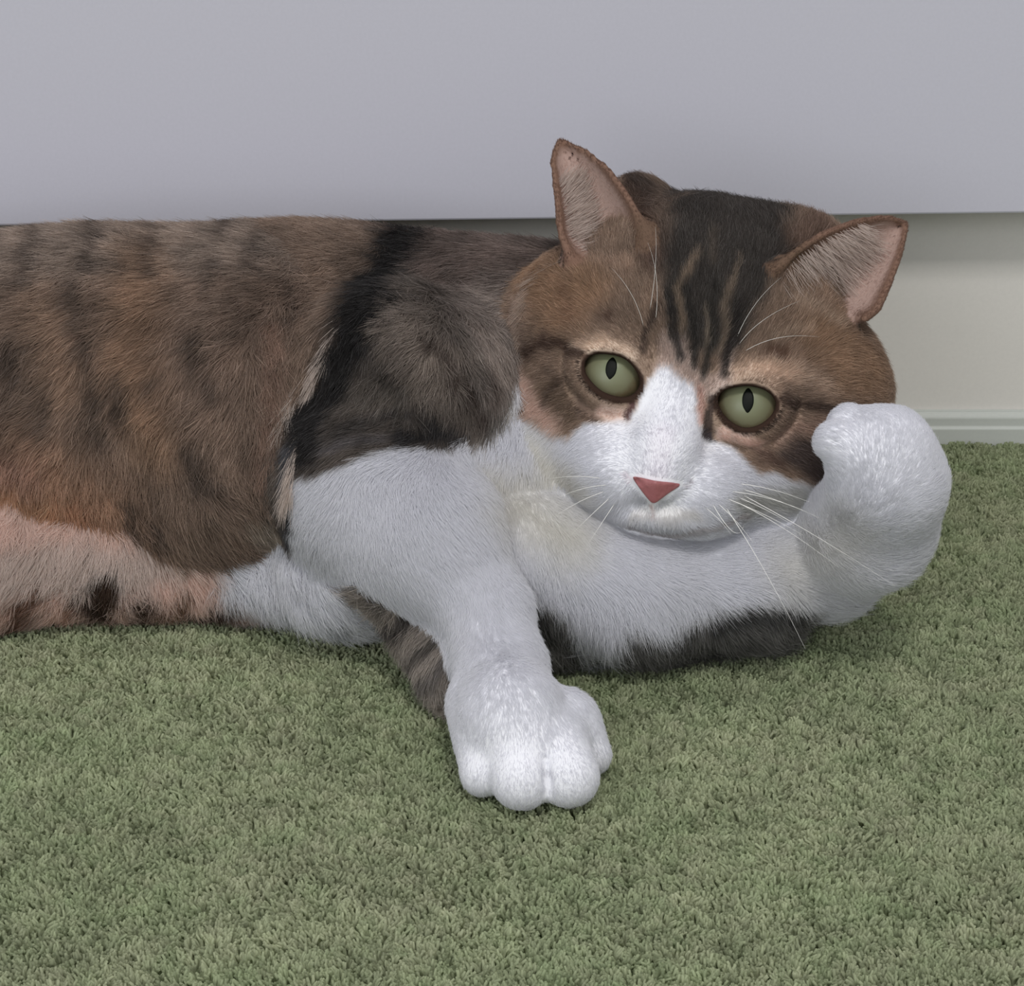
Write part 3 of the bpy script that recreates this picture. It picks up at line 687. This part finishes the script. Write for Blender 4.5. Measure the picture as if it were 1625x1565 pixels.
# ------------------------------------------------------------------ fur
def guides_field(q, guides, power=3.0):
    g = np.array(guides, float); d = ((q[:, None, :]-g[None, :, :2])**2).sum(-1)+150.0
    w_ = 1/d**(power/2); v = (w_[:, :, None]*g[None, :, 2:]).sum(1)/w_.sum(1)[:, None]; return v
GB = [(50, 400, -1, .3), (300, 400, -1, .4), (550, 400, -.9, .6), (50, 600, -.7, .8), (300, 600, -.6, .9), (450, 650, -.1, 1), (480, 560, -.2, 1), (60, 800, -.5, 1), (250, 800, .1, 1), (400, 820, .6, .8),
      (50, 950, -.4, .8), (250, 950, .1, 1), (400, 930, .5, .9), (470, 950, .2, 1), (580, 950, .2, 1), (640, 420, -.5, .9), (800, 420, -.9, .4), (560, 600, -.6, .9), (560, 700, -.7, .6), (700, 650, -.5, .8), (780, 600, .2, 1), (600, 500, -.4, .9),
      (600, 780, -.4, .8), (800, 780, 0, 1), (900, 850, .3, 1), (520, 850, -.2, 1)]
GN = [(600, 700, -.8, .4), (500, 800, -.5, .6), (600, 800, .4, .8), (700, 880, .6, .8), (770, 980, .35, 1), (800, 1080, .1, 1), (760, 1150, -.1, 1), (850, 1200, .1, 1), (930, 1190, .3, 1)]
GU = [(600, 900, -.8, .8), (640, 980, -.8, .8), (700, 1060, -.4, 1)]
GF = [(860, 880, .3, 1), (950, 900, .8, .6), (950, 990, 0, 1), (1100, 900, 1, .2), (1100, 980, .2, 1), (1200, 900, 1, 0), (1230, 960, .5, .8), (1310, 880, .9, -.3), (1330, 960, .6, .5), (1400, 800, .4, -.8), (1480, 800, .8, -.2), (1400, 700, 0, -1), (1320, 700, -.8, -.2), (1400, 640, -.6, -.5), (1480, 700, .5, -.9)]
GH = [(1045, 740, .05, -1), (1060, 650, .15, -1), (1085, 590, .1, -1), (1110, 480, 0, -1), (1140, 380, .1, -1), (1150, 300, .1, -1), (1010, 500, -.4, -1), (970, 540, -.6, -.8), (960, 440, -.4, -1), (900, 480, -.8, -.6), (850, 500, -1, -.2), (880, 590, -1, .1), (840, 620, -.9, .5),
      (930, 650, -.9, .4), (900, 690, -.7, .8), (975, 660, -.8, .5), (1010, 330, -.3, -1), (1200, 560, .4, -1), (1260, 540, .7, -.7), (1250, 440, .3, -1), (1330, 500, .8, -.5), (1380, 560, 1, 0), (1300, 620, 1, .1), (1260, 690, .9, .5), (1310, 720, .8, .7), (1180, 700, .8, .5), (1170, 600, .4, -.9),
      (960, 760, -1, .3), (930, 720, -1, .2), (1000, 800, -.4, 1), (1050, 835, 0, 1), (1110, 800, .8, .5), (1170, 790, 1, .3), (1120, 745, .7, .1), (1000, 720, -.5, -.3), (1085, 740, .4, -.4), (860, 760, -.5, 1), (1250, 780, .8, .5), (1350, 400, .4, -.9)]
GUIDE = {'torso': GB, 'shoulder': GB, 'chest': GB, 'belly': GB, 'head': GH, 'ear': GH, 'under': GU, 'near': GN, 'under2': GF, 'far': GF}
LEN = {'torso': (.0085, .32), 'shoulder': (.0080, .28), 'chest': (.0075, .3), 'belly': (.0085, .40), 'head': (.0046, .30), 'ear': (.0014, .25), 'under': (.0085, .35), 'near': (.0048, .30), 'under2': (.0100, .45), 'far': (.0056, .34)}
RADI = {'torso': .000060, 'shoulder': .000058, 'chest': .000055, 'belly': .00006, 'head': .000048, 'ear': .000045, 'under': .00006, 'near': .00005, 'under2': .00006, 'far': .00005}
def build_fur(N):
    tri_ = np.concatenate([faces[:, [0, 1, 2]], faces[:, [0, 2, 3]]])
    A, B, Cc = verts[tri_[:, 0]], verts[tri_[:, 1]], verts[tri_[:, 2]]
    area = np.linalg.norm(np.cross(B-A, Cc-A), axis=1)/2
    treg = vreg[tri_[:, 0]]
    dens = np.array([1.0, 1.1, 1.0, 1.1, 2.2, 2.2, 1.2, 1.7, 1.2, 1.7])[treg]
    cen = (A+B+Cc)/3; fn = (vn[tri_[:, 0]])
    view = CAM-cen; view /= np.linalg.norm(view, axis=1, keepdims=True)
    dens = dens*np.where((fn*view).sum(1) < -.25, .35, 1.0)*np.where(cen[:, 0] < -.20, .3, 1)
    dens = dens*np.where((cen[:, 2] < .002) & (fn[:, 2] < -.7), 0.05, 1)
    pr = area*dens; pr /= pr.sum()
    ti = rng.choice(len(tri_), N, p=pr)
    r1, r2 = np.sqrt(rng.random(N)), rng.random(N); w3 = np.stack([1-r1, r1*(1-r2), r1*r2], -1)
    p = (verts[tri_[ti]]*w3[:, :, None]).sum(1); n = (vn[tri_[ti]]*w3[:, :, None]).sum(1); n /= np.linalg.norm(n, axis=1, keepdims=True)
    reg = vreg[tri_[ti, 0]]
    q, t = pix(p)
    keep = np.ones(N, bool)
    front = (n@FV) < .3
    for e in EYES:
        near = (np.abs(q-np.array(e['c'])).max(1) < 90) & (reg == REG.index('head')) & (t < TE+.03)
        idx = np.nonzero(near)[0]; d = poly_sd(q[idx], e['loop'])
        keep[idx[d < 5.0]] = False
    idx = np.nonzero((reg == REG.index('head')) & (np.abs(q-np.array([1040, 778])).max(1) < 60) & (t < TE+.01))[0]
    keep[idx[poly_sd(q[idx], tri) < 1.5]] = False
    p, n, reg, q = p[keep], n[keep], reg[keep], q[keep]; N = len(p)
    v2 = np.zeros((N, 2)); L = np.zeros(N); lift = np.zeros(N); rad = np.zeros(N)
    for i, k in enumerate(REG):
        m = reg == i
        if not m.any(): continue
        qm = q[m]; out = np.zeros((len(qm), 2))
        for a_ in range(0, len(qm), 50000): out[a_:a_+50000] = guides_field(qm[a_:a_+50000], GUIDE[k])
        v2[m] = out; L[m], lift[m], rad[m] = LEN[k][0], LEN[k][1], RADI[k]
    isear = reg == REG.index('ear')
    hd = reg == REG.index('head')
    # shorter on muzzle and round the eyes, longer on cheeks and belly edge
    dn = np.linalg.norm((q-np.array([1048, 700]))/np.array([1., 1.1]), axis=1)
    L = np.where(hd, np.interp(dn, [0, 60, 130, 260, 400], [.0014, .0018, .0032, .0048, .0065]), L)
    for e in EYES:
        de = np.linalg.norm(q-np.array(e['c']), axis=1); L = np.where(hd, L*np.interp(de, [45, 100], [.42, 1.0]), L)
    
    nearr = reg == REG.index('near'); L = np.where(nearr, np.interp(q[:, 1], [750, 950, 1100, 1200], [.006, .0042, .0026, .0016]), L)
    farr = reg == REG.index('far'); L = np.where(farr, np.interp(q[:, 1], [680, 780, 900, 960, 1000], [.0022, .003, .0042, .008, .010]), L)
    tuft = np.exp(-(((q-np.array([460, 930]))/np.array([90, 60]))**2).sum(1)); L = L*(1+.5*tuft*(reg == REG.index('belly')))
    L = L*rng.uniform(.65, 1.15, N)
    clump = noise3(p, .0030, 21)*.50+noise3(p, .012, 22)*.40+noise3(p, .0012, 23)*.35
    cs = np.where(hd | nearr | farr, .34, 1.0)*np.where(isear, .3, 1)*np.where(hd, np.interp(np.linalg.norm(q-np.array([1050, 770]), axis=1), [60, 170], [.25, 1]), 1)
    t3 = v2[:, :1]*RV-v2[:, 1:]*UV
    eidx = np.nonzero(isear)[0]
    if len(eidx):   # ear: fur points out towards the tip
        for g in EARS:
            ctr = g.mean((0, 1)); m = np.linalg.norm(p[eidx]-ctr, axis=1) < .05; tip = g[-1, 0]; base = g[0].mean(0); d = tip-base; d /= np.linalg.norm(d)
            t3[eidx[m]] = d
    t3 /= np.maximum(np.linalg.norm(t3, axis=1, keepdims=True), 1e-6)
    t3 = t3+clump*cs[:, None]+rng.normal(0, .10, (N, 3))
    t3 -= n*(t3*n).sum(1)[:, None]; t3 /= np.maximum(np.linalg.norm(t3, axis=1, keepdims=True), 1e-6)
    lift = lift*rng.uniform(.75, 1.25, N)*(1+.2*noise3(p, .006, 24)[:, 0])
    K = 5; s = np.linspace(0, 1, K)[None, :, None]; Lx = L[:, None, None]; lf = lift[:, None, None]
    curl = rng.normal(0, .10, (N, 3))
    pts = p[:, None, :]+Lx*(t3[:, None, :]*(s*(.55+.45*s))*np.sqrt(np.maximum(1-lf**2, .2))+n[:, None, :]*lf*1.5*(s-.45*s*s)+curl[:, None, :]*s*s*.8)
    pts -= n[:, None, :]*.0003
    pts[:, :, 2] -= (np.where(p[:, 2] < .05, .0, .0))[:, None]*s[:, :, 0]
    pts[:, :, 2] = np.maximum(pts[:, :, 2], -.0006+.0004*rng.random((N, 1)))
    col = coat(p, n, reg, warp=7.0)
    lum = col.mean(1)
    white = np.clip((lum-.35)/.3, 0, 1)
    var = np.where(rng.random(N) < .5, 1, 1)*(1+rng.normal(0, .13, N)*(1-white)+rng.normal(0, .02, N)*white)
    tick = (rng.random(N) < .14)*(1-white)
    col = col*np.clip(var, .45, 1.7)[:, None]
    tipc = np.clip(col*1.15+.012, 0, 1)*(1-tick[:, None])+np.clip(col*1.8+.07, 0, 1)*tick[:, None]
    tipc = tipc*(1-white[:, None])+np.clip(col, 0, .95)*white[:, None]
    rootc = col*(.86+.14*white[:, None])
    c = rootc[:, None, :]*(1-s)+tipc[:, None, :]*s
    rp = rad[:, None]*np.array([1, 1.05, 1.0, .75, .25])[None]
    return pts, np.clip(c, 0, .95), rp
m_fur = hair_mat('cat_fur', .46, .7, .02)
if True:
    pts_, c_, r_ = build_fur(1100000)
    def fringe(path, n, ln, d2, spread, col):
        path = np.array(path, float); out, oc, orr = [], [], []
        for _ in range(n):
            u = rng.uniform(0, len(path)-1.001); i = int(u); a = path[i]*(1-u+i)+path[i+1]*(u-i)+rng.normal(0, spread, 2)
            tg = path[i+1]-path[i]; tg /= np.linalg.norm(tg); t = surf_depth(a[0], a[1])
            if t is None: continue
            d = RV*(tg[0]+d2[0])-UV*(tg[1]+d2[1])+rng.normal(0, .16, 3); d /= np.linalg.norm(d); L = ln*rng.uniform(.6, 1.2)
            s_ = np.linspace(0, 1, 5)[:, None]
            out.append(P(a[0], a[1], t)+d*L*s_-FV*L*(.50*s_-.30*s_*s_)); oc.append(np.tile(srgb(col)*rng.uniform(.7, 1.1), (5, 1))); orr.append(np.array([1, 1, .9, .7, .3])*.00006)
        return np.array(out), np.clip(np.array(oc), 0, .95), np.array(orr)
    ex = [fringe([(556, 480), (535, 520), (505, 580), (482, 640), (472, 700), (463, 745), (455, 790)], 1400, .0085, (-.05, .1), 3.5, (214, 200, 190)),
          fringe([(884, 408), (842, 448), (822, 510), (816, 590), (824, 630)], 500, .0050, (-.5, 0), 4, (186, 168, 154))]
    pts_ = np.concatenate([pts_]+[e_[0] for e_ in ex]); c_ = np.concatenate([c_]+[e_[1] for e_ in ex]); r_ = np.concatenate([r_]+[e_[2] for e_ in ex])
    fur = curves_obj('fur', pts_, c_, r_, m_fur, cat); fur['kind'] = 'stuff'
    # long pale hairs inside the ears
    pp, cc, rr = [], [], []
    for gi, g in enumerate(EARS):
        n, m, _ = g.shape
        for i in range(2600):
            u0 = rng.uniform(.06, .62) if gi == 0 else rng.uniform(.04, .55); v0 = .65*rng.random()**1.5
            a0 = g[int(v0*(n-1)), int(u0*(m-1))]
            ln_ = rng.uniform(.004, .011)*(1-.5*v0)
            if gi == 0: d = RV*(.8-.5*v0)+UV*(.15+.7*v0)
            else: d = RV*.50-UV*(.8-.9*v0)
            d = d+rng.normal(0, .13, 3); d /= np.linalg.norm(d)
            s = np.linspace(0, 1, 5)[:, None]
            path = a0-FV*.0012+d*ln_*s-FV*(s-s*s*.6)*ln_*.55
            pp.append(path); tone = rng.uniform(.6, 1.0); cc.append(np.tile(srgb((228, 212, 202))*tone, (5, 1))); rr.append(np.array([1, 1, .9, .7, .3])*.00006)
    o = curves_obj('inner_ear_fur', np.array(pp), np.array(cc), np.array(rr), m_fur, cat); o['kind'] = 'stuff'; o['label'] = 'long pale hairs inside both ears'

# --- whiskers, each one a tapered tube
m_whisk = mat_plain('whisker_white', (245, 243, 236), .4, .4)
def whisker(name, root, ctrl, tip, r=.00011):
    s = np.linspace(0, 1, 12)[:, None]; pth = (1-s)**2*root+2*s*(1-s)*ctrl+s*s*tip
    v, f = [], []
    for i in range(12):
        tg = pth[min(i+1, 11)]-pth[max(i-1, 0)]; tg /= np.linalg.norm(tg); u = np.cross(tg, FV); u /= np.linalg.norm(u); w_ = np.cross(tg, u)
        rr_ = r*(1-.85*i/11)
        for k in range(5): a_ = 2*math.pi*k/5; v.append(pth[i]+rr_*(math.cos(a_)*u+math.sin(a_)*w_))
    for i in range(11):
        for k in range(5): f.append((i*5+k, i*5+(k+1) % 5, (i+1)*5+(k+1) % 5, (i+1)*5+k))
    f += [tuple(range(5))[::-1], tuple(range(55, 60))]
    return mesh_obj(name, v, f, m_whisk, cat)
WH = [ # root px, ctrl px, tip px, tip depth mm relative to eye plane
 ((1172, 768), (1225, 772), (1292, 800), -12), ((1176, 776), (1230, 790), (1300, 822), -14), ((1168, 788), (1215, 806), (1262, 836), -14), ((1160, 780), (1215, 785), (1280, 812), -12),
 ((1150, 790), (1210, 812), (1275, 850), -16), ((1140, 800), (1165, 820), (1196, 862), -14), ((1120, 806), (1140, 820), (1160, 848), -12), ((1130, 798), (1170, 870), (1180, 835), -14),
 ((1176, 784), (1300, 850), (1420, 930), -22), ((1150, 802), (1215, 900), (1278, 1030), -24), ((1165, 795), (1240, 830), (1330, 900), -20),
 ((965, 770), (930, 770), (885, 790), -8), ((960, 780), (925, 790), (880, 820), -8), ((968, 790), (940, 815), (905, 850), -8), ((955, 760), (920, 752), (870, 760), -8), ((975, 800), (955, 830), (930, 868), -8)]
for a_, b_, c_2, dd in WH:
    ra = on(*a_); t_r = (ra-CAM)@FV
    whisker('whisker', ra+FV*.0008, P(b_[0], b_[1], t_r-.006), P(c_2[0], c_2[1], TE+dd/1000-.004))
for a_, b_, c_2 in (((1040, 512), (1050, 440), (1028, 385)), ((1022, 520), (1010, 465), (970, 425)), ((1172, 548), (1200, 505), (1268, 478)), ((1168, 540), (1190, 480), (1240, 440)), ((1178, 560), (1230, 525), (1300, 535)), ((1030, 500), (1045, 420), (1040, 360))):
    ra = on(*a_); t_r = (ra-CAM)@FV
    o = whisker('whisker', ra+FV*.0008, P(b_[0], b_[1], t_r-.010), P(c_2[0], c_2[1], t_r-.006), .00007)
